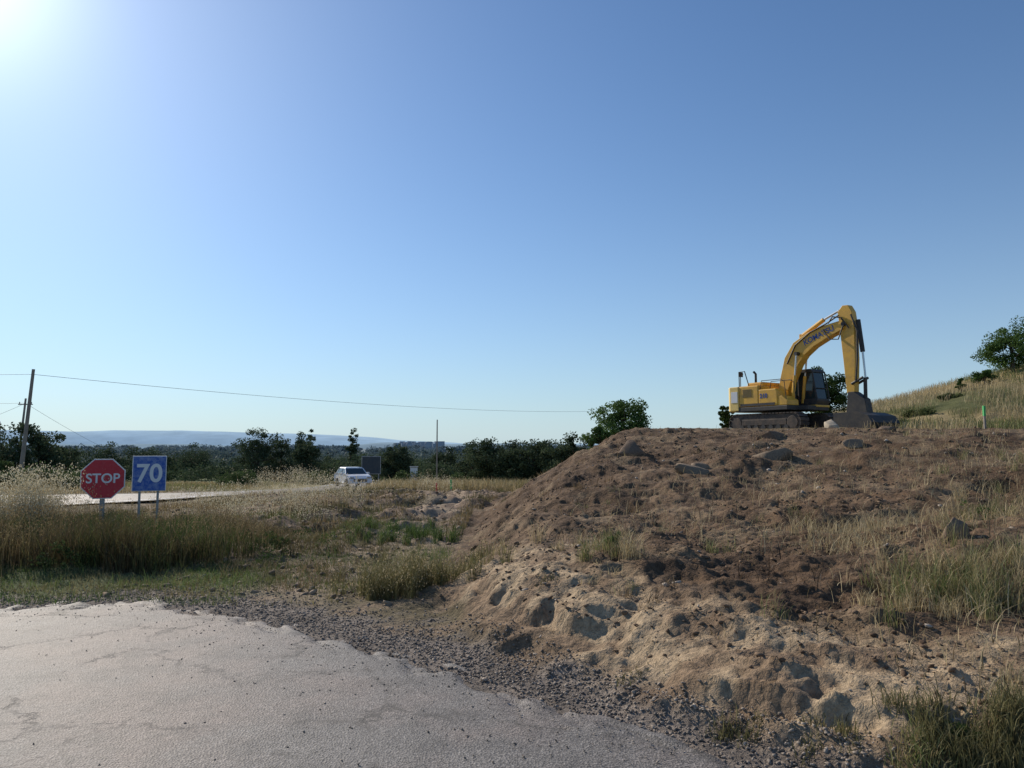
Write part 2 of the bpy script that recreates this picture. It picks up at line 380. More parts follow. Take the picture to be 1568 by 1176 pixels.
def reg(n, x0, x1, y0, y1, seed, thr, sc=.8):
    x = R.uniform(x0, x1, n); y = R.uniform(y0, y1, n)
    k = (fbm(x*sc, y*sc, seed, 3) > thr+(R.rand(n)-.5)*.2) & (y > road_edge(x)+.1) & (fr_dist(x, y) > 3.1) & (toe_dist(x, y) < .1)
    return x[k], y[k]
def front(x): return 9.1+.45*np.maximum(x+6.5, 0)
def hcap(x, y): return np.clip(1.64-.083*y, .24, 1)*(1-.6*ss(-.40, -.26, x/y))
x, y = reg(80000, -16, -2.6, 8.6, 15, 91, .37, 1.1)
k = y > front(x)+(fbm(x*1.2, y*0, 90, 3)-.5)*1.8; x, y = x[k], y[k]
k = R.rand(len(x)) < 1-.75*ss(-.38, -.28, x/y); x, y = x[k], y[k]
hh = hcap(x, y)*(.45+.4*R.rand(len(x)))*(.5+1.0*fbm(x*1.3, y*1.3, 93, 3))
B.add(x, y, hh, .006+.005*R.rand(len(x)), .55, OLV[0], BRN[0], cC=GRN[0], patch=.6)
x, y = reg(18000, -16, -2.6, 9, 15, 92, .42, 1.2); k = y > front(x)+.2; x, y = x[k], y[k]
k = R.rand(len(x)) < 1-.8*ss(-.38, -.28, x/y); x, y = x[k], y[k]
hh = hcap(x, y)*(.6+.5*R.rand(len(x)))*(.5+1.0*fbm(x*1.3, y*1.3, 93, 3))
tx, ty, tz = B.add(x, y, hh, .004+0*x, .4, BRN[1], OLV[1], cC=BRN[0])
B.heads(tx, ty, tz, 3, .01, .1, .02, BRN[0], DRY[0])
B.done('tall_verge_grass')
B = Blades()
for cx, cy, n, hm, sp in ((-8.6, 12.8, 200, 1.0, .3), (-8.02, 12.6, 420, 1.4, .19), (-8.1, 12.2, 240, 1.1, .17), (-9.6, 13, 380, .9, .5), (-5.6, 15.5, 90, .75, .4), (-4.6, 16, 80, .7, .4), (-10.2, 11.2, 240, .7, .5), (-5, 17.5, 160, .85, .4), (-4.2, 18.5, 160, .95, .4), (-7.3, 17.5, 100, .75, .4), (-6.1, 17, 80, .95, .3), (-8.4, 10.6, 160, .55, .35), (-8.9, 10.0, 120, .6, .3), (-7.6, 24, 160, 1.0, .5), (-2.4, 24, 100, .8, .4), (-7.0, 25, 100, 1.1, .3)):
    x = R.normal(cx, sp, n); y = R.normal(cy, sp, n)
    tx, ty, tz = B.add(x, y, hm*(.5+.5*R.rand(n)), .004+0*x, .35, DRY[0], DRY[1])
    B.heads(tx, ty, tz, 12, .045, .3, .028, (.42, .37, .24), (.68, .62, .46))
B.done('wild_oats')
B = Blades()
x, y = reg(50000, -12, -1.6, 7.6, 11.5, 95, .36, 1.5); k = (y < front(x)+.8) & (R.rand(len(x)) < 1-.6*ss(-3.5, -2, x)); x, y = x[k], y[k]
B.add(x, y, .02+.07*R.rand(len(x)), .004+.004*R.rand(len(x)), .7, GRN[0], GRN[1], cC=OLV[1])
x, y = reg(44000, -9, -.9, 8.3, 17, 96, .46, 1.2)
B.add(x, y, .03+.2*R.rand(len(x))**2, .005+0*x, .6, OLV[0], BRN[1], cC=GRN[1])
B.done('short_verge_grass')
B = Blades()
x, y = reg(60000, -9, -.3, 13, 32, 97, .47, .6)
k = np.abs(x+1.9) > .5*R.rand(len(x))+.45; x, y = x[k], y[k]
B.add(x, y, .05+.22*R.rand(len(x))**1.8, .008+.005*R.rand(len(x)), .55, BRN[0], DRY[0], cC=OLV[0])
x = R.uniform(-9, 3, 26000); y = R.uniform(31, 44, 26000)
k = (fr_dist(x, y) > 3.6) & (toe_dist(x, y) < .8) & (fbm(x*.4, y*.4, 99, 3) > .4); x, y = x[k], y[k]
B.add(x, y, (.25+.5*R.rand(len(x)))*(1-.6*np.exp(-((x/y+.212)/.022)**2)), .018+0*x, .45, DRY[0], DRY[1], cC=OLV[1], patch=.3)
x = R.uniform(-60, -9, 60000); y = R.uniform(24, 75, 60000)
k = (fr_dist(x, y) > 4.5) & (fbm(x*.15, y*.2, 98, 3) > .45); x, y = x[k], y[k]
B.add(x, y, .15+.3*R.rand(len(x)), .03+0*x, .45, GRN[1], OLV[1], cC=DRY[0], patch=.1)
x = R.uniform(-24, -8, 9000); y = R.uniform(14, 26, 9000)
k = (fr_dist(x, y) > 3.3) & (fbm(x*.4, y*.4, 94, 3) > .5); x, y = x[k], y[k]
B.add(x, y, .08+.15*R.rand(len(x)), .01+0*x, .5, OLV[0], BRN[1])
B.done('field_grass')
B = Blades()
def clump(cx, cy, r, n, h0, h1, pal, w=.005, bend=.55, hd=0):
    kx = R.normal(0, r*1.1, max(3, n//45)); ky = R.normal(0, r*.9, len(kx)); j = R.randint(len(kx), size=n)
    x = cx+kx[j]+R.normal(0, .04, n); y = cy+ky[j]+R.normal(0, .04, n)
    t = B.add(x, y, (h0+(h1-h0)*R.rand(n))*(.5+.7*R.rand(len(kx)))[j], np.full(n, w), bend, pal[0], pal[1])
    if hd: B.heads(t[0][::2], t[1][::2], t[2][::2], hd, .012, .08, .02, DRY[0], DRY[1])
MIX = (GRN[1], DRY[0])
clump(-1.15, 8.2, .3, 2300, .2, .52, OLV, hd=2); clump(-1.0, 8.6, .28, 900, .2, .45, MIX); clump(-.75, 9.4, .25, 300, .1, .3, OLV)
clump(-1.75, 13, .4, 900, .08, .3, GRN, .007); clump(-2.3, 13.6, .5, 900, .08, .3, GRN, .007); clump(-2.6, 12.4, .5, 300, .1, .25, OLV); clump(-1.5, 10.8, .35, 250, .1, .25, OLV); clump(-2.2, 9.6, .4, 300, .05, .2, OLV)
for a in ((3.25, 5.75, .26, 1300, .1, .38, MIX), (3.65, 6.0, .3, 900, .1, .4, DRY), (3.2, 5.2, .2, 420, .08, .26, DRY), (4.0, 6.3, .3, 500, .1, .36, MIX), (2.75, 5.3, .12, 140, .1, .24, DRY), (3.5, 5.2, .2, 300, .08, .24, MIX),
          (.85, 7.2, .11, 280, .1, .3, MIX), (.7, 7.9, .14, 180, .08, .26, DRY), (1.15, 7.0, .07, 140, .1, .28, DRY), (.45, 8.9, .18, 150, .08, .3, DRY), (2.1, 7.6, .1, 100, .06, .22, MIX),
          (1.5, 8.8, .2, 110, .06, .2, OLV), (2.15, 3.75, .13, 1300, .06, .2, OLV), (2.4, 3.65, .14, 1200, .06, .2, OLV), (2.0, 3.6, .1, 600, .04, .15, MIX), (2.6, 3.9, .14, 400, .04, .16, DRY), (1.22, 4.22, .08, 220, .03, .1, OLV),
          (1.6, 3.9, .1, 260, .03, .1, OLV), (.75, 4.95, .06, 120, .02, .07, OLV), (5.4, 8.6, .4, 300, .1, .34, MIX), (6.2, 9.4, .4, 200, .1, .34, DRY), (3.9, 8.4, .3, 120, .08, .28, DRY), (5.2, 7.0, .35, 200, .08, .3, MIX),
          (4.6, 6.6, .3, 220, .1, .3, DRY), (.3, 6.6, .08, 60, .04, .1, OLV), (7.5, 11, .5, 250, .1, .36, MIX), (8.5, 12.5, .5, 250, .15, .36, MIX)):
    clump(*a)
rg = np.random.RandomState(31)
for k in range(38):
    yy = 5+rg.rand()*13; xx = rg.uniform(-.04, .68)*yy
    if float(toe_dist(np.array([xx]), np.array([yy]))[0]) < .8: continue
    clump(xx, yy, .05+.12*rg.rand(), 25+rg.randint(45), .05, .12+.14*rg.rand(), (DRY, MIX, BRN)[rg.randint(3)])
B.done('mound_grass')
B = Blades()
for cx, cy, r, n in ((3.4, 7.4, .3, 600), (3.9, 8.5, .4, 700), (5.3, 8.4, .5, 900), (3.2, 5.6, .4, 350), (6.5, 10.5, .7, 700), (4, 10.8, .6, 250), (2.3, 8.2, .6, 200), (8, 12.5, 1.1, 800), (3, 4.6, .4, 150), (5.2, 6.3, .5, 300), (9, 15, 1.3, 800), (5.5, 13, .9, 250), (2.6, 11.5, .6, 150), (1.8, 10, .6, 150)):
    x = R.normal(cx, r, n); y = R.normal(cy, r, n); B.add(x, y, .06+.26*R.rand(n)**1.5, .004+.003*R.rand(n), 1.05, DRY[0], DRY[1], z0=H(x, y)+.01+.03*R.rand(n))
N = 12000; y = 4+R.rand(N)**1.2*20; x = -1+R.rand(N)*(y*.75+2); k = toe_dist(x, y) > .6; x, y = x[k], y[k]
k = fbm(x*1.1, y*1.1, 301, 3) > .42+.2*R.rand(len(x)); x, y = x[k], y[k]
B.add(x, y, .03+.14*R.rand(len(x))**2, .004+.003*R.rand(len(x)), 1.08, BRN[0], DRY[0], z0=H(x, y)+.01+.02*R.rand(len(x)))
N = 5000; y = 5+R.rand(N)**1.2*18; x = -.5+R.rand(N)*(y*.75+2); k = (toe_dist(x, y) > 1.2) & (fbm(x*.8, y*.8, 303, 3) > .5); x, y = x[k], y[k]
B.add(x, y, .05+.22*R.rand(len(x))**2, .006+.004*R.rand(len(x)), 1.05, (.035, .025, .018), (.10, .07, .045), z0=H(x, y)+.015+.02*R.rand(len(x)))
B.done('dry_straw')
B = Blades()
x = R.uniform(8, 60, 80000); y = R.uniform(27, 62, 80000)
k = (fbm(x*.35, y*.35, 101, 3)+ss(12, 19, x)*.25 > .55+.1*R.rand(80000)) & (np.hypot(x-13, y-35) > 4.5) & (x > 10+.15*y); x, y = x[k], y[k]
gsel = fbm(x*.15, y*.15, 103, 2)+ss(4, 8, H(x, y))*.10 > .57
B.add(x[gsel], y[gsel], .2+.4*R.rand(gsel.sum()), .022+0*x[gsel], .5, GRN[1], OLV[1])
B.add(x[~gsel], y[~gsel], .2+.4*R.rand((~gsel).sum()), .02+0*x[~gsel], .45, DRY[0], DRY[1])
x = R.uniform(1.5, 20, 1800); y = R.uniform(15, 28, 1800); k = (fbm(x*.8, y*.8, 105, 2) > .56); x, y = x[k], y[k]
B.add(x, y, .05+.2*R.rand(len(x)), .009+0*x, .6, OLV[1], DRY[0])
B.done('hill_grass')

# ------------------------------------------------------------------ trees
def tube(P, Rr, seg=7):
    P = np.array(P, float); V = []; F = []
    for i, p in enumerate(P):
        t = P[min(i+1, len(P)-1)]-P[max(i-1, 0)]; t /= np.linalg.norm(t)+1e-9
        u = np.cross(t, [0.3, 1, .2]); u /= np.linalg.norm(u); v = np.cross(t, u)
        for k in range(seg):
            a = 2*math.pi*k/seg; V.append(p+Rr[i]*(math.cos(a)*u+math.sin(a)*v))
    for i in range(len(P)-1):
        for k in range(seg): F.append([i*seg+k, i*seg+(k+1) % seg, (i+1)*seg+(k+1) % seg, (i+1)*seg+k])
    return np.array(V), np.array(F)
def hz(x, y): return float(H(np.array([float(x)]), np.array([float(y)]))[0])
def crown(rs, cen, rad, ncl, nl, ls, clr, colA, colB, hollow=.25):
    C = rs.normal(size=(ncl, 3)); C /= np.linalg.norm(C, axis=1)[:, None]; C *= (hollow+(1-hollow)*rs.rand(ncl, 1))**.7
    C[:, 2] = np.where(C[:, 2] < -.55, C[:, 2]*.8, C[:, 2])
    sq = np.where(C[:, 2] < 0, 1+.25*np.abs(C[:, 2]), 1); C[:, 0] *= sq; C[:, 1] *= sq
    lump = 1+.5*(rs.rand(ncl, 1)-.5); C = C*lump*np.array(rad)+np.array(cen)
    j = rs.randint(ncl, size=nl); cr = clr*(.5+1.0*rs.rand(ncl))
    g = rs.normal(size=(nl, 3)); g /= np.linalg.norm(g, axis=1)[:, None]; g *= rs.rand(nl, 1)**.45
    P = C[j]+g*cr[j][:, None]*np.array([1, 1, .72])
    a = rs.normal(size=(nl, 3)); a /= np.linalg.norm(a, axis=1)[:, None]; b = np.cross(a, rs.normal(size=(nl, 3))); b /= np.linalg.norm(b, axis=1)[:, None]
    sz = ls*(.5+rs.rand(nl, 1)); a = a*sz; b = b*sz*.6
    V = np.stack([P-a, P-b*.9, P+a, P+b], 1).reshape(-1, 3); F = np.arange(nl*4).reshape(-1, 4)
    t = np.clip(rs.rand(ncl)[j]*.7+rs.rand(nl)*.3, 0, 1)[:, None]
    c = np.array(colA)*(1-t)+np.array(colB)*t
    return V, F, np.repeat(c, 4, 0), C
def tree(name, x, y, h, w, seed, nl=3000, ls=.07, base=.25, colA=(.03, .055, .018), colB=(.09, .14, .035), ncl=40, clr=None, z=None, lean=0):
    rs = np.random.RandomState(seed); z = hz(x, y)-.1 if z is None else z
    e = empty(name, (x, y, z))
    cz = h*(base+1)/2; rz = h*(1-base)/2
    V, F, c, C = crown(rs, (lean*h, 0, cz), (w/2*.85, w/2*.85, rz*.92), ncl, nl, ls, clr or w*.15, colA, colB)
    make_mesh('crown', V, F, M_leaf, c, parent=e)
    VV = []; FF = []; n = 0
    v, f = tube([(0, 0, 0), (lean*h*.3+.02*h, 0, h*.25), (lean*h*.7, .02*h, h*.5), (lean*h, 0, h*.8)], [h*.03+.03, h*.024+.02, h*.016+.01, .01]); VV.append(v); FF.append(f); n += len(v)
    for kk in rs.choice(len(C), min(14, len(C)), replace=False):
        t = C[kk]; s0 = np.array([lean*h*.4, 0, h*(.2+.35*rs.rand())]); md = (s0+t)/2+np.array([0, 0, -.03*h])
        v, f = tube([s0, md, t], [h*.012+.008, h*.008+.005, .004], 5); VV.append(v); FF.append(f+n); n += len(v)
    make_mesh('trunk_and_limbs', np.concatenate(VV), np.concatenate(FF), M_bark, smooth=True, parent=e)
G1 = dict(colA=(.045, .085, .025), colB=(.13, .21, .06))
tree('oak_tree', 5.0, 33, 2.15, 2.6, 1, 10000, .05, -.1, ncl=50, **G1)
tree('shrub', 3.7, 31, 1.3, 1.5, 21, 4500, .045, -.1, ncl=25, **G1)
tree('oak_tree', 17.6, 41, 3.5, 2.5, 2, 9000, .06, 0, (.025, .045, .015), (.07, .11, .03), 45)
tree('shrub', 11.9, 41, 1.7, 1.1, 3, 3500, .06, -.1, (.03, .055, .018), (.08, .12, .035), 22)
tree('oak_tree', 32.1, 47, 3.2, 3.8, 4, 12000, .06, .05, ncl=40, **G1)
tree('shrub', 29.6, 46, 1.3, 1.3, 6, 3500, .05, 0, ncl=18, **G1)
tree('shrub', 27.8, 45.5, .9, .7, 5, 1500, .05, 0, ncl=12, **G1)
DS = dict(colA=(.06, .08, .032), colB=(.14, .165, .065))
tree('shrub', 22.8, 41, .4, 1.8, 7, 3000, .05, -.2, ncl=22, **DS); tree('shrub', 26.2, 44, .4, 1.6, 9, 2500, .05, -.2, ncl=16, **DS)
tree('shrub', 20.5, 39, .4, 1.4, 10, 2200, .05, -.2, ncl=14, **DS)
DK = dict(colA=(.042, .062, .036), colB=(.085, .115, .06))  # mid-distance greens, greyed to paint in some haze
def P(px, d): return (px-784)/1130*d
for px, d, top, w, sd in ((18, 58, 5.0, 5.0, 31), (62, 60, 5.5, 4.6, 32), (-20, 62, 5.6, 5, 33), (96, 66, 4.6, 4.4, 34), (395, 92, 6.8, 6, 35), (432, 95, 6.0, 6, 36), (470, 90, 5.6, 4.5, 37), (605, 85, 4.4, 4.5, 38), (745, 78, 5.0, 4.8, 39), (778, 76, 4.6, 5.0, 40), (815, 74, 4.8, 5.0, 41), (848, 72, 4.6, 4.6, 42), (874, 66, 4.8, 4.0, 43), (722, 90, 4.8, 5, 44), (160, 95, 4.8, 7, 45), (300, 110, 5.8, 8, 46), (230, 100, 5.0, 7, 47), (680, 95, 4.7, 5, 48)):
    tree('oak_tree', P(px, d), d, top, w, sd, 7500, .11, -.15, ncl=52, **DK)
for px, d, top, w, sd in ((462, 110, 7.9, 1.9, 51), (474, 112, 8.2, 1.9, 52), (540, 120, 8.3, 2.0, 53)):
    tree('poplar_tree', P(px, d), d, top, w, sd, 3500, .13, -.03, ncl=50, clr=.5, **DK)
for px, d, top, w, sd in ((30, 40, 1.5, 4, 61), (90, 44, 1.4, 5, 62), (-30, 36, 1.6, 4, 63), (130, 50, 1.2, 4, 64), (620, 60, 1.3, 3, 65), (370, 60, 1.2, 4, 66), (490, 75, 1.6, 5, 67), (700, 62, 1.2, 3, 68)):
    tree('shrub', P(px, d), d, top, w, sd, 4500, .07, -.2, (.05, .08, .03), (.12, .165, .06), 26)
rs = np.random.RandomState(5); VV = []; FF = []; CC = []; n = 0
for k in range(135):
    d = rs.uniform(85, 130); x = rs.uniform(-.78, .12)*d
    lo_ = x < -.28*d
    if lo_ and rs.rand() < .4: continue
    zb = float(base_z(np.array([d]))[0]); h = rs.uniform(2.0, 3.0) if lo_ else rs.uniform(2.6, 4.2); w = rs.uniform(3, 7)
    g = rs.uniform(.9, 1.45)
    V, F, c, C = crown(rs, (x, d, zb+h*.42), (w/2, w/2, h*.5), 20, 1500, .12, w*.17, np.array(DK['colA'])*g, np.array(DK['colB'])*g)
    VV.append(V); FF.append(F+n); CC.append(c); n += len(V)
make_mesh('hedgerow', np.concatenate(VV), np.concatenate(FF), M_leaf, np.concatenate(CC))
VV = []; FF = []; CC = []; n = 0
for k in range(60):
    x = rs.uniform(-11, -3.4); y = rs.uniform(9.3, 13.2)
    if y < 9.1+.45*max(x+6.5, 0)-.2: continue
    h = rs.uniform(.2, .55)*(1.5-.06*y); w = rs.uniform(.25, .6)
    V, F, c, C = crown(rs, (x, y, hz(x, y)+h*.45), (w/2, w/2, h*.5), 9, 260, .018, w*.2, (.035, .055, .02), (.11, .14, .05))
    VV.append(V); FF.append(F+n); CC.append(c); n += len(V)
for (x, y, h, w) in ((1.0, 7.3, .18, .22), (3.5, 5.9, .2, .3), (2.2, 3.75, .1, .2), (-1.1, 8.3, .2, .4), (-2.0, 13.2, .22, .7), (-1.3, 13.5, .2, .5), (5.5, 8.7, .25, .4), (-3.0, 12, .2, .5), (-3.4, 10.4, .12, .4)):
    V, F, c, C = crown(rs, (x, y, hz(x, y)+h*.45), (w/2, w/2, h*.5), 9, 260, .014, w*.2, (.05, .08, .025), (.14, .19, .06))
    VV.append(V); FF.append(F+n); CC.append(c); n += len(V)
make_mesh('roadside_weeds', np.concatenate(VV), np.concatenate(FF), M_leaf, np.concatenate(CC))
rs = np.random.RandomState(99); VV = []; FF = []; CC = []; n = 0
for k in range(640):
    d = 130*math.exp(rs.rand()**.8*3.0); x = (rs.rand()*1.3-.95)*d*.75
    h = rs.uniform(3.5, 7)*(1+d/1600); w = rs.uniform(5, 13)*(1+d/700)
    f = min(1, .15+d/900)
    cA = np.array((.045, .065, .04))*(1-f)+np.array((.13, .18, .21))*f; cB = np.array((.085, .11, .06))*(1-f)+np.array((.18, .235, .265))*f  # leaf colours fade to blue-grey with distance: painted haze
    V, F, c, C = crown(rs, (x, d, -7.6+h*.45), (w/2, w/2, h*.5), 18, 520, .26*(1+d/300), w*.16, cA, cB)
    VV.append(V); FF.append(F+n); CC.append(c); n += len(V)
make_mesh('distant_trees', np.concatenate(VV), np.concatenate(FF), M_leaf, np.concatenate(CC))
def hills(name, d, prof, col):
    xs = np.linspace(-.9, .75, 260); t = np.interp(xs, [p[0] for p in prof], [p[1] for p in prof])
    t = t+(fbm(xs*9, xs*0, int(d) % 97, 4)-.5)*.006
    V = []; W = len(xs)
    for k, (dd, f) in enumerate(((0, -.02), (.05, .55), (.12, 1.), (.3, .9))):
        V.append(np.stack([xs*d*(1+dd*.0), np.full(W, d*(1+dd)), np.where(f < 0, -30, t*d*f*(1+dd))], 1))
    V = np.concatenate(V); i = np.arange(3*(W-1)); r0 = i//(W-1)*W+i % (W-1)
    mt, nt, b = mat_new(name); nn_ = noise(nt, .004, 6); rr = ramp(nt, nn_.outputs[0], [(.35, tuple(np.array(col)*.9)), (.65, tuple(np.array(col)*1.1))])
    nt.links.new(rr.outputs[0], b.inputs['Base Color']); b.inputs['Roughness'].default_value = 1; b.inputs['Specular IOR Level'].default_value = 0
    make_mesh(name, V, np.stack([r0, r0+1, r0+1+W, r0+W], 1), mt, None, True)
hills('distant_hills', 7000, [(-.9, .022), (-.5, .022), (-.3, .017), (-.18, .009), (-.05, .004), (.1, .004), (.75, .004)], (.42, .58, .70))  # pale blue base colour stands in for atmospheric haze
hills('near_hills', 3500, [(-.9, .004), (-.5, .003), (-.3, .002), (-.2, .007), (-.1, .006), (0, .005), (.75, .002)], (.28, .38, .44))  # haze put into the base colour here too, weaker
VV = []; FF = []; n = 0
cube = np.array([(a, b, c) for a in (-.5, .5) for b in (-.5, .5) for c in (0, 1)], float); cf = np.array([(0, 1, 3, 2), (4, 6, 7, 5), (0, 4, 5, 1), (2, 3, 7, 6), (1, 5, 7, 3), (0, 2, 6, 4)])
for k in range(20):
    x = -1900*rs.uniform(.09, .17)*1.0; d = 1900+rs.rand()*150; sz = np.array([rs.uniform(9, 26), 14, rs.uniform(14, 27)])
    VV.append(cube*sz+np.array([x, d, -9])); FF.append(cf+n); n += 8
mt, nt, b = mat_new('town_walls'); br = nt.nodes.new('ShaderNodeTexBrick'); tc = nt.nodes.new('ShaderNodeTexCoord')
mpg = nt.nodes.new('ShaderNodeMapping'); mpg.inputs['Rotation'].default_value = (math.pi/2, 0, 0); nt.links.new(tc.outputs['Object'], mpg.inputs[0]); nt.links.new(mpg.outputs[0], br.inputs[0])
br.inputs['Scale'].default_value = .15; br.inputs['Color1'].default_value = (.22, .25, .28, 1); br.inputs['Color2'].default_value = (.26, .29, .32, 1); br.inputs['Mortar'].default_value = (.34, .37, .40, 1); br.inputs['Mortar Size'].default_value = .15  # blue-grey walls, haze included in the colours
nt.links.new(br.outputs[0], b.inputs['Base Color'])
make_mesh('distant_town', np.concatenate(VV), np.concatenate(FF), mt)

# ------------------------------------------------------------------ part helpers
def obj_from_bm(bm, name, mat, parent, bev=0, smooth=False):
    me = bpy.data.meshes.new(name); bmesh.ops.recalc_face_normals(bm, faces=bm.faces); bm.to_mesh(me); bm.free()
    if smooth: me.polygons.foreach_set('use_smooth', np.ones(len(me.polygons), bool))
    me.materials.append(mat); o = bpy.data.objects.new(name, me); COL.objects.link(o); o.parent = parent
    if bev:
        md = o.modifiers.new('b', 'BEVEL'); md.width = bev; md.segments = 3; md.limit_method = 'ANGLE'; md.angle_limit = .6
    return o
def box(name, p0, p1, mat, parent, bev=.02):
    bm = bmesh.new(); bmesh.ops.create_cube(bm, size=1)
    for v in bm.verts:
        for i in range(3): v.co[i] = p0[i] if v.co[i] < 0 else p1[i]
    return obj_from_bm(bm, name, mat, parent, bev)
def prism(name, prof, y0, y1, mat, parent, bev=.02, plan=False):
    bm = bmesh.new()
    f = (lambda a, b, c: (a, b, c)) if plan else (lambda a, b, c: (a, c, b))
    A = [bm.verts.new(f(p[0], p[1], y0)) for p in prof]; Bv = [bm.verts.new(f(p[0], p[1], y1)) for p in prof]
    bm.faces.new(A); bm.faces.new(Bv[::-1]); n = len(prof)
    for i in range(n): bm.faces.new([A[i], A[(i+1) % n], Bv[(i+1) % n], Bv[i]])
    return obj_from_bm(bm, name, mat, parent, bev)
def pipe(name, pts, r, mat, parent, seg=10, caps=True):
    rr = r if isinstance(r, (list, tuple)) else [r]*len(pts)
    V, F = tube(pts, rr, seg); bm = bmesh.new(); vs = [bm.verts.new(v) for v in V]
    for f in F: bm.faces.new([vs[i] for i in f])
    if caps: bm.faces.new(vs[:seg]); bm.faces.new(vs[-seg:])
    return obj_from_bm(bm, name, mat, parent, 0, False)
def text(name, s, size, mat, parent, loc, rot, ext=.002, off=0.0, sx=1):
    cu = bpy.data.curves.new(name, 'FONT'); cu.body = s; cu.size = size; cu.align_x = 'CENTER'; cu.align_y = 'CENTER'; cu.extrude = ext; cu.offset = off
    cu.materials.append(mat); o = bpy.data.objects.new(name, cu); COL.objects.link(o); o.parent = parent; o.location = loc; o.rotation_euler = rot; o.scale = (sx, 1, 1); return o

# ------------------------------------------------------------------ excavator
th = math.radians(-58)
E = empty('excavator', (13.2, 36.0, 2.30), th)
def stadium(x0, x1, z0, z1, n=8):
    r = (z1-z0)/2; P = []
    for i in range(n+1): a = -math.pi/2+math.pi*i/n; P.append((x1-r+r*math.cos(a), z0+r+r*math.sin(a)))
    for i in range(n+1): a = math.pi/2+math.pi*i/n; P.append((x0+r+r*math.cos(a), z0+r+r*math.sin(a)))
    return P
for sgn, nm in ((-1, 'right'), (1, 'left')):
    yc = sgn*1.1
    prism('track_belt_'+nm, stadium(-2.05, 2.05, .05, .87), yc-.26, yc+.26, M_track, E, 0)
    Q = stadium(-2.08, 2.08, .02, .9, 10); Q = Q+[Q[0]]
    bm = bmesh.new(); per = [0]
    for i in range(len(Q)-1): per.append(per[-1]+math.dist(Q[i], Q[i+1]))
    for k in range(46):
        t = per[-1]*k/46; i = np.searchsorted(per, t, side='right')-1; u = (t-per[i])/(per[i+1]-per[i])
        cx = Q[i][0]*(1-u)+Q[i+1][0]*u; cz = Q[i][1]*(1-u)+Q[i+1][1]*u; an = math.atan2(Q[i+1][1]-Q[i][1], Q[i+1][0]-Q[i][0])
        bmesh.ops.create_cube(bm, size=1, matrix=Matrix.Translation((cx, yc, cz)) @ Matrix.Rotation(-an, 4, 'Y') @ Matrix.Diagonal((.15, .62, .045, 1)))
    obj_from_bm(bm, 'track_shoes_'+nm, M_track, E)
    for k in range(7):
        bm = bmesh.new(); bmesh.ops.create_cone(bm, cap_ends=True, segments=16, radius1=.13, radius2=.13, depth=.6, matrix=Matrix.Translation((-1.3+k*.43, yc, .24)) @ Matrix.Rotation(math.pi/2, 4, 'X'))
        obj_from_bm(bm, 'roller_%s_%d' % (nm, k), M_blk, E)
    for cx in (-1.62, 1.62):
        bm = bmesh.new(); bmesh.ops.create_cone(bm, cap_ends=True, segments=20, radius1=.3, radius2=.3, depth=.58, matrix=Matrix.Translation((cx, yc, .46)) @ Matrix.Rotation(math.pi/2, 4, 'X'))
        obj_from_bm(bm, 'sprocket_'+nm, M_track, E, .02)
    box('track_frame_'+nm, (-1.3, yc-.29, .34), (1.3, yc+.29, .62), M_track, E)
box('carbody', (-.9, -.85, .4), (.9, .85, .85), M_blk, E, .05)
bm = bmesh.new(); bmesh.ops.create_cone(bm, cap_ends=True, segments=32, radius1=.65, radius2=.65, depth=.25, matrix=Matrix.Translation((0, 0, .95))); obj_from_bm(bm, 'slew_ring', M_blk, E)
prism('deck', [(-1.75, -1.28), (1.3, -1.28), (1.3, -.4), (1.7, -.3), (1.7, 1.28), (-1.75, 1.28)], 1.04, 1.26, M_blk, E, .03, True)
cwp = [(-1.55, -1.3), (-2.1, -1.3)]+[(-2.75+.65*(abs(t)**2.6), 1.3*t) for t in np.linspace(-.98, .98, 15)]+[(-2.1, 1.3), (-1.55, 1.3)]
prism('counterweight', cwp, 1.08, 2.3, M_yel2, E, .09, True)
box('engine_hood', (-1.545, -1.27, 1.265), (-.35, 1.27, 2.3), M_yel, E, .06)
box('hood_top', (-1.45, -.75, 2.3), (-.5, .75, 2.5), M_yel, E, .06)
for k in range(8): box('vent_slat_%d' % k, (-1.3, -1.285, 1.75+k*.05), (-.75, -1.268, 1.772+k*.05), M_blk, E, 0)
prism('fuel_tank', [(-.34, 1.265), (.75, 1.265), (.75, 1.95), (.65, 2.08), (-.34, 2.08)], -1.27, -.42, M_yel, E, .05)
prism('tool_box', [(.76, 1.265), (1.28, 1.265), (1.28, 1.5), (1.0, 1.72), (.76, 1.72)], -1.25, -.42, M_yel, E, .03)
for yy in (-1.2, -.5): pipe('handrail', [(1.2, yy, 1.5), (1.1, yy, 2.4), (.9, yy, 2.5), (-.2, yy, 2.5), (-.28, yy, 2.1)], .018, M_blk, E, 8)
pipe('tail_rail', [(-1.6, -1.15, 2.25), (-1.6, -1.15, 3.05), (-1.25, -1.15, 3.05), (-1.0, -1.15, 2.3)], .024, M_blk, E, 8)
pipe('tail_rail_2', [(-1.9, -.7, 2.25), (-1.9, -.7, 3.0), (-1.9, -.5, 3.0)], .02, M_blk, E, 8)
box('mirror', (-1.95, -.8, 2.85), (-1.9, -.5, 3.1), M_blk, E, .01)
pipe('exhaust', [(-1.15, -.45, 2.45), (-1.15, -.45, 2.95), (-1.27, -.45, 3.07)], .06, M_blk, E)
cab = [(-.05, 1.265), (1.62, 1.265), (1.72, 1.55), (1.5, 2.9), (1.4, 2.98), (.1, 2.98), (-.05, 2.85)]
prism('cab_glass', [(a*.97+.02, b*.985+.03) for a, b in cab], .34, 1.24, M_glass, E, .02)
prism('cab_roof', [(-.07, 2.86), (1.54, 2.86), (1.5, 2.96), (1.38, 3.03), (.08, 3.03), (-.07, 2.95)], .3, 1.28, M_blk, E, .02)
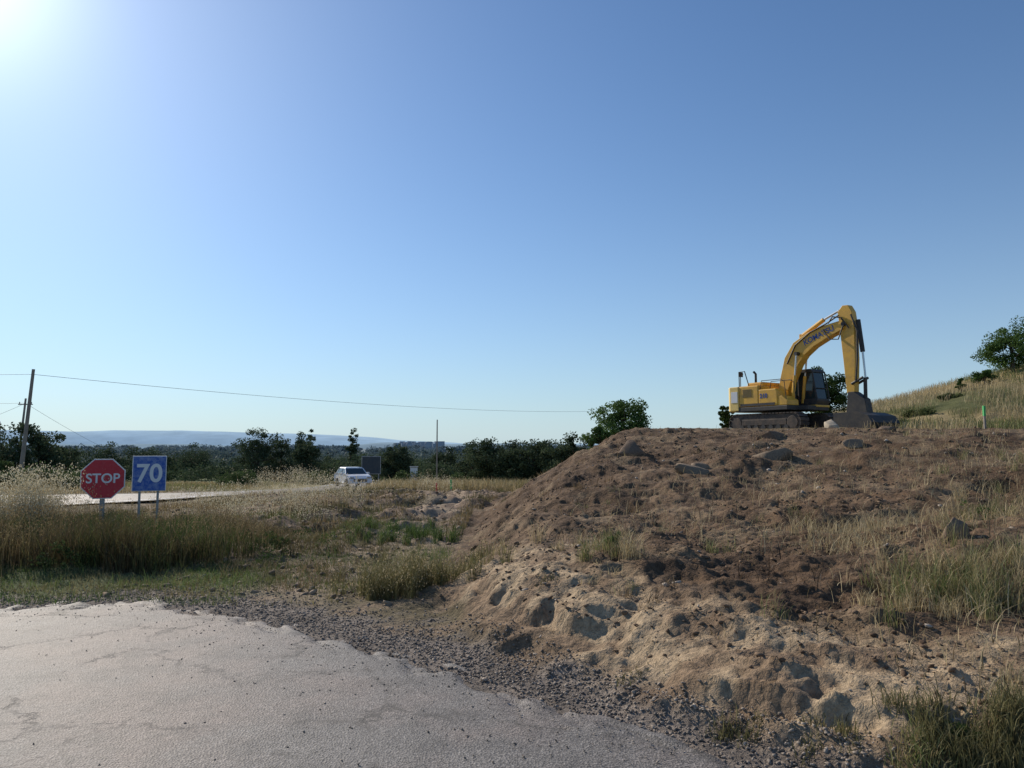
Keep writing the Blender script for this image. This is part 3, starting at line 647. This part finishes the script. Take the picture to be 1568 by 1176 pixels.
prism('cab_lower_panel', [(-.07, 1.265), (1.66, 1.265), (1.75, 1.5), (1.74, 1.6), (-.07, 1.6)], .3, 1.28, M_blk, E, .02)
prism('cab_base', [(-.1, 1.2), (1.72, 1.2), (1.72, 1.3), (-.1, 1.3)], .29, 1.3, M_yel, E, .02)
for yy in (.325, 1.255):
    pipe('cab_pillar_front', [(1.735, yy, 1.6), (1.52, yy, 2.92)], .035, M_blk, E); pipe('cab_pillar_mid', [(.75, yy, 1.5), (.75, yy, 2.92)], .035, M_blk, E); pipe('cab_pillar_rear', [(-.05, yy, 1.5), (-.05, yy, 2.92)], .05, M_blk, E)
pipe('cab_front_bar', [(1.66, .33, 2.1), (1.66, 1.25, 2.1)], .02, M_blk, E)
bc = [(.15, 1.55, .2), (.45, 2.5, .31), (.82, 3.4, .42), (1.25, 3.95, .44), (1.9, 4.32, .38), (2.8, 4.62, .29), (3.62, 4.82, .2)]
up = []; lo = []
for i, (a, bb, t) in enumerate(bc):
    p = bc[max(i-1, 0)]; nq = bc[min(i+1, len(bc)-1)]; dx, dz = nq[0]-p[0], nq[1]-p[1]; l = math.hypot(dx, dz); up.append((a-dz/l*t, bb+dx/l*t)); lo.append((a+dz/l*t, bb-dx/l*t))
prism('boom', up+lo[::-1], -.27, .2, M_yel, E, .02)
for yy in (-.42, .35):
    pipe('boom_cylinder', [(.95, yy, 1.4), (1.12, yy, 2.7)], .085, M_yel, E, 12); pipe('boom_rod', [(1.12, yy, 2.7), (1.24, yy, 3.7)], .045, M_chrome, E)
pipe('boom_pin', [(1.24, -.5, 3.72), (1.24, .43, 3.72)], .09, M_blk, E)
pipe('arm_cylinder', [(1.35, -.035, 4.6), (2.5, -.035, 5.2)], .1, M_yel, E, 12); pipe('arm_rod', [(2.5, -.035, 5.2), (3.3, -.035, 5.5)], .05, M_chrome, E)
box('cylinder_bracket', (1.2, -.12, 4.2), (1.5, .05, 4.68), M_yel, E)
pipe('boom_hose', [(.6, -.29, 3.3), (1.1, -.3, 4.15), (1.9, -.3, 4.65), (2.8, -.3, 4.95), (3.4, -.25, 5.25)], .035, M_blk, E, 8)
pipe('boom_hose_2', [(2.6, -.3, 4.7), (3.0, -.38, 4.2), (3.4, -.34, 4.15), (3.65, -.28, 4.8)], .03, M_blk, E, 8)
pipe('boom_hose_3', [(2.9, -.3, 4.95), (3.2, -.42, 5.2), (3.6, -.36, 5.1), (3.9, -.28, 4.6)], .03, M_blk, E, 8)
def sh(P): return [(a-.09*(5.0-b_), b_) for a, b_ in P]
prism('arm', sh([(3.28, 5.42), (3.5, 5.68), (3.78, 5.66), (3.98, 5.35), (4.12, 4.7), (4.26, 3.2), (4.3, 1.75), (4.2, 1.6), (4.03, 1.6), (3.92, 1.75), (3.68, 3.2), (3.45, 4.5), (3.38, 4.9)]), -.2, .14, M_yel, E, .02)
pipe('arm_pin', [(3.63, -.32, 4.82), (3.63, .26, 4.82)], .1, M_blk, E)
pipe('bucket_cylinder', [(4.2, -.03, 4.95), (4.36, -.03, 3.5)], .1, M_blk, E, 12); pipe('bucket_rod', [(4.36, -.03, 3.5), (4.44, -.03, 2.35)], .045, M_chrome, E)
pipe('arm_hose', [(4.0, -.25, 5.2), (4.3, -.28, 4.4), (4.24, -.26, 3.2), (4.12, -.25, 2.2)], .035, M_blk, E, 8)
pipe('link_1', [(3.9, -.22, 2.1), (4.44, -.22, 2.35)], .06, M_blk, E); pipe('link_2', [(4.44, -.05, 2.35), (4.42, -.05, 1.3)], .08, M_blk, E); pipe('link_3', [(3.9, .16, 2.1), (4.44, .16, 2.35)], .06, M_blk, E)
prism('bucket_ears', [(3.7, 1.75), (4.0, 1.75), (4.5, 1.4), (4.6, .8), (3.6, .8)], -.25, .2, M_blk, E)
shell = [(3.5, .8), (4.6, .82), (5.1, .66), (5.3, .35), (5.2, .1), (4.6, .0), (3.5, .0)]
for yy in (-1.05, .97): prism('bucket_side', shell, yy, yy+.05, M_blk, E, .005)
bm = bmesh.new(); A = [bm.verts.new((a, -1.0, c_)) for a, c_ in shell]; Bv = [bm.verts.new((a, .97, c_)) for a, c_ in shell]
for i in range(len(shell)-1): bm.faces.new([A[i], A[i+1], Bv[i+1], Bv[i]])
o = obj_from_bm(bm, 'bucket_shell', M_blk, E); o.modifiers.new('s', 'SOLIDIFY').thickness = .04
for k in range(5): prism('tooth_%d' % k, [(3.5, -.02), (3.5, .05), (3.2, 0)], -.95+k*.44, -.85+k*.44, M_track, E, 0)
M_letter = paint('blue_lettering', (.02, .07, .30), .5, 0.)
text('boom_lettering', 'KOMATSU', .36, M_letter, E, (2.35, -.276, 4.45), (math.pi/2, -math.atan2(.32, .95), 0), .003, .006, 1.0)
box('panel_stripe', (-2.0, -1.318, 1.5), (-1.6, -1.304, 2.05), M_white, E, 0)
box('panel_stripe_2', (-1.45, -1.284, 1.3), (.6, -1.272, 1.42), M_blk, E, 0)
text('panel_lettering', '210', .3, M_letter, E, (-.05, -1.276, 1.75), (math.pi/2, 0, 0), .003, .008)

# ------------------------------------------------------------------ signs
def facecam(x, y): return math.atan2(y, x)-math.pi/2
def poly(n, r, a0): return [(r*math.cos(a0+2*math.pi*i/n), r*math.sin(a0+2*math.pi*i/n)) for i in range(n)]
sx, sy = -7.22, 13.1
S = empty('stop_sign', (sx, sy, hz(sx, sy)-.05), facecam(sx, sy)*.8)
zc = 1.6-48/1130*13.1-S.location.z; rr = .35/math.cos(math.pi/8)
prism('plate_rim', [(a, b+zc) for a, b in poly(8, rr, math.pi/8)], -.012, .012, M_white, S, .002)
prism('plate', [(a, b+zc) for a, b in poly(8, rr*.95, math.pi/8)], -.016, -.0125, M_red, S, 0)
prism('plate_back', [(a, b+zc) for a, b in poly(8, rr*.99, math.pi/8)], .0125, .02, M_galv, S, 0)
text('lettering', 'STOP', .235, M_white, S, (0, -.019, zc), (math.pi/2, 0, 0), .002, .004, .95)
box('post', (-.04, .022, 0), (.04, .062, zc+.22), M_galv, S, .005)
sx, sy = -6.6, 13.5
S = empty('speed_sign', (sx, sy, hz(sx, sy)-.05), facecam(sx, sy)*.9)
zc = 1.6-40/1130*13.5-S.location.z
box('plate_rim', (-.28, -.012, zc-.32), (.28, .012, zc+.32), M_white, S, .01)
box('plate', (-.267, -.016, zc-.307), (.267, -.0125, zc+.307), M_blue, S, 0)
text('digits', '70', .46, M_white, S, (0, -.019, zc-.01), (math.pi/2, 0, 0), .002, .009, .95)
for a in (-.15, .15): box('post', (a-.02, .014, 0), (a+.02, .05, zc+.26), M_galv, S, .004)

# ------------------------------------------------------------------ poles, wires
def pole(x, y, top, r, lean=0, arm=True):
    zb = hz(x, y)-.3; e = empty('utility_pole', (x, y, zb)); h = top-zb
    pipe('post', [(0, 0, 0), (lean, 0, h)], [r, r*.65], M_wood, e)
    if arm:
        box('crossarm', (lean-.6, -.05, h-.55), (lean+.6, .05, h-.47), M_wood, e, .01)
        for a in (-.5, 0, .5): pipe('insulator', [(lean+a, 0, h-.47), (lean+a, 0, h-.3)], .04, M_galv, e)
pole(-33.2, 50, 6.9, .15, .55, False); pole(-41.5, 62, 5.7, .12, .5, True); pole(22.7, 130, 8.6, .13); pole(-7.1, 70, 4.2, .08, 0, False); pole(-35, 110, 3.8, .1, 0, False)
def wire(p, q, sag, r=.02):
    t = np.linspace(0, 1, 40)[:, None]; Q = np.array(p)*(1-t)+np.array(q)*t; Q[:, 2] -= (4*t*(1-t)*sag)[:, 0]
    V, F = tube(Q, [r]*40, 5); make_mesh('overhead_wire', V, F, M_wire)
wire((-32.7, 50, 6.55), (22.7, 130, 8.2), 1.2, .014); wire((-32.7, 50, 6.55), (-60, 30, 6.0), .5, .011); wire((-41, 62, 5.3), (-75, 90, 3.5), 1, .011); wire((-41, 62, 5.3), (-62, 130, -2), .8, .012); wire((-41, 62, 5.3), (-60, 45, 6), .6, .01)
def stake(x, y, h, mat, name='marker_stake'):
    e = empty(name, (x, y, hz(x, y)-.1)); box('post', (-.03, -.03, 0), (.03, .03, h), M_wood, e, .004); box('cap', (-.036, -.036, h-.35), (.036, .036, h+.004), mat, e, .004)
stake(16.35, 25.5, .95, M_green); stake(-2.3, 28, .7, M_green); stake(-2.9, 28.5, .5, M_red); stake(-6.5, 31, .8, M_white)
S = empty('direction_sign', (-13.3, 70, hz(-13.3, 70)), .15); box('panel', (-.85, -.03, 1.1), (.85, .03, 2.7), paint('dark_blue_sign', (.02, .035, .05), .5, .1), S); box('panel_rim', (-.9, -.025, 1.05), (.9, .02, 2.75), M_galv, S)
for a in (-.7, .7): box('post', (a-.05, .035, 0), (a+.05, .12, 2.7), M_galv, S)
S = empty('utility_cabinet', (-8.2, 62, hz(-8.2, 62)-.1), .1); box('housing', (-.3, -.2, .2), (.3, .2, 1.7), M_white, S, .03); box('roof', (-.36, -.26, 1.705), (.36, .26, 1.78), M_galv, S); box('plinth', (-.34, -.24, 0), (.34, .24, .195), M_galv, S)

# ------------------------------------------------------------------ car
cx, cy = -12.25, 57
C = empty('parked_car', (cx, cy, float(base_z(np.array([cy]))[0])+.06), math.radians(-62))
low_ = [(-2.1, .33), (-2.16, .75), (-2.05, .98), (-1.5, 1.02), (.95, 1.0), (1.75, .88), (2.1, .7), (2.14, .33)]
bm = bmesh.new(); rows = []
for yy, k_ in ((-.82, .97), (-.9, 1), (.9, 1), (.82, .97)):
    rows.append([bm.verts.new((a*k_, yy, zz)) for a, zz in low_])
for rA, rB in zip(rows[:-1], rows[1:]):
    for i in range(len(low_)): bm.faces.new([rA[i], rA[(i+1) % len(low_)], rB[(i+1) % len(low_)], rB[i]])
bm.faces.new(rows[0]); bm.faces.new(rows[-1][::-1]); obj_from_bm(bm, 'body', M_car, C, .05)
# glasshouse: lower edge wide, upper edge narrow
def frustum(name, a0, a1, b0, b1, z0, z1, y0, y1, mat):
    bm = bmesh.new(); v = [bm.verts.new(p) for p in ((a0, -y0, z0), (a1, -y0, z0), (a1, y0, z0), (a0, y0, z0), (b0, -y1, z1), (b1, -y1, z1), (b1, y1, z1), (b0, y1, z1))]
    for f in ((0, 1, 2, 3), (4, 5, 6, 7), (0, 1, 5, 4), (1, 2, 6, 5), (2, 3, 7, 6), (3, 0, 4, 7)): bm.faces.new([v[i] for i in f])
    return obj_from_bm(bm, name, mat, C, .02)
frustum('glasshouse', -1.75, 1.05, -1.25, .38, .99, 1.40, .80, .66, M_glass)
frustum('roof', -1.35, .42, -1.25, .3, 1.39, 1.47, .69, .60, M_car)
for yy in (-1, 1):
    for a0, b0 in ((1.02, .37), (-.25, -.3), (-1.72, -1.26)):
        pipe('pillar', [(a0, yy*.80, 1.0), (b0, yy*.67, 1.40)], .035, M_car, C, 6)
    box('mirror', (.7, yy*.98-.1, .98), (.85, yy*.98+.1, 1.1), M_car, C, .02)
box('grille', (2.08, -.5, .45), (2.17, .5, .66), M_blk, C, .01)
box('number_plate', (2.172, -.26, .36), (2.18, .26, .44), M_white, C, 0)
for yy in (-.66, .66): box('headlamp', (1.98, yy-.18, .68), (2.12, yy+.18, .80), M_galv, C, .02)
for xx in (-1.3, 1.35):
    for yy in (-.82, .82):
        bm = bmesh.new(); bmesh.ops.create_cone(bm, cap_ends=True, segments=20, radius1=.32, radius2=.32, depth=.22, matrix=Matrix.Translation((xx, yy, .32)) @ Matrix.Rotation(math.pi/2, 4, 'X')); obj_from_bm(bm, 'wheel', M_blk, C, .03)

# ------------------------------------------------------------------ light, world, camera
EL, AZ = math.radians(29.5), math.radians(-39.5)
d = Vector((math.sin(AZ)*math.cos(EL), math.cos(AZ)*math.cos(EL), math.sin(EL)))
sl = bpy.data.lights.new('sun', 'SUN'); sl.energy = 5.0; sl.angle = math.radians(.5); sl.color = (1, .90, .76)
so = bpy.data.objects.new('sun', sl); so.rotation_euler = d.to_track_quat('Z', 'Y').to_euler(); so.location = (-20, 30, 30); COL.objects.link(so)
wd = bpy.data.worlds.new('World'); scene.world = wd; wd.use_nodes = True; nt = wd.node_tree
sk = nt.nodes.new('ShaderNodeTexSky'); sk.sky_type = 'NISHITA'; sk.sun_disc = False; sk.sun_elevation = EL; sk.sun_rotation = AZ % (2*math.pi)
sk.air_density = 1.0; sk.dust_density = .2; sk.ozone_density = 3.0; sk.altitude = 100
skc = mixc(nt, sk.outputs[0], (.74, .94, 1.12), 1.0, 'MULTIPLY')
tc = nt.nodes.new('ShaderNodeTexCoord'); sep = nt.nodes.new('ShaderNodeSeparateXYZ'); nt.links.new(tc.outputs['Generated'], sep.inputs[0])
zc_ = mathn(nt, 'MAXIMUM', sep.outputs[2], 0.)
hf = mathn(nt, 'MULTIPLY', mathn(nt, 'EXPONENT', mathn(nt, 'MULTIPLY', zc_, -6.5)), .82)
skc = mixc(nt, skc, (5.2, 6.5, 7.3), hf)
dt = nt.nodes.new('ShaderNodeVectorMath'); dt.operation = 'DOT_PRODUCT'; nt.links.new(tc.outputs['Generated'], dt.inputs[0]); dt.inputs[1].default_value = d
dp = mathn(nt, 'MAXIMUM', dt.outputs['Value'], 0.)
gl = mathn(nt, 'ADD', mathn(nt, 'MULTIPLY', mathn(nt, 'POWER', dp, 200.), 6.0), mathn(nt, 'MULTIPLY', mathn(nt, 'POWER', dp, 24.), 1.6))
gl = mathn(nt, 'ADD', gl, mathn(nt, 'MULTIPLY', mathn(nt, 'POWER', dp, 6.), .9))
gc = nt.nodes.new('ShaderNodeCombineXYZ')
for i in range(3): nt.links.new(gl, gc.inputs[i])
skc = mixc(nt, skc, gc.outputs[0], 1.0, 'ADD')
bg = nt.nodes['Background']; bg.inputs[1].default_value = .1; nt.links.new(skc, bg.inputs[0])
cam = bpy.data.cameras.new('camera'); cam.sensor_width = 36; cam.lens = 25.9; cam.clip_end = 20000; cam.clip_start = .05
co = bpy.data.objects.new('camera', cam); co.location = (0, 0, 1.6); co.rotation_euler = (math.radians(90+4.9), 0, 0); COL.objects.link(co); scene.camera = co
scene.view_settings.view_transform = 'Standard'; scene.view_settings.look = 'None'; scene.view_settings.exposure = 0
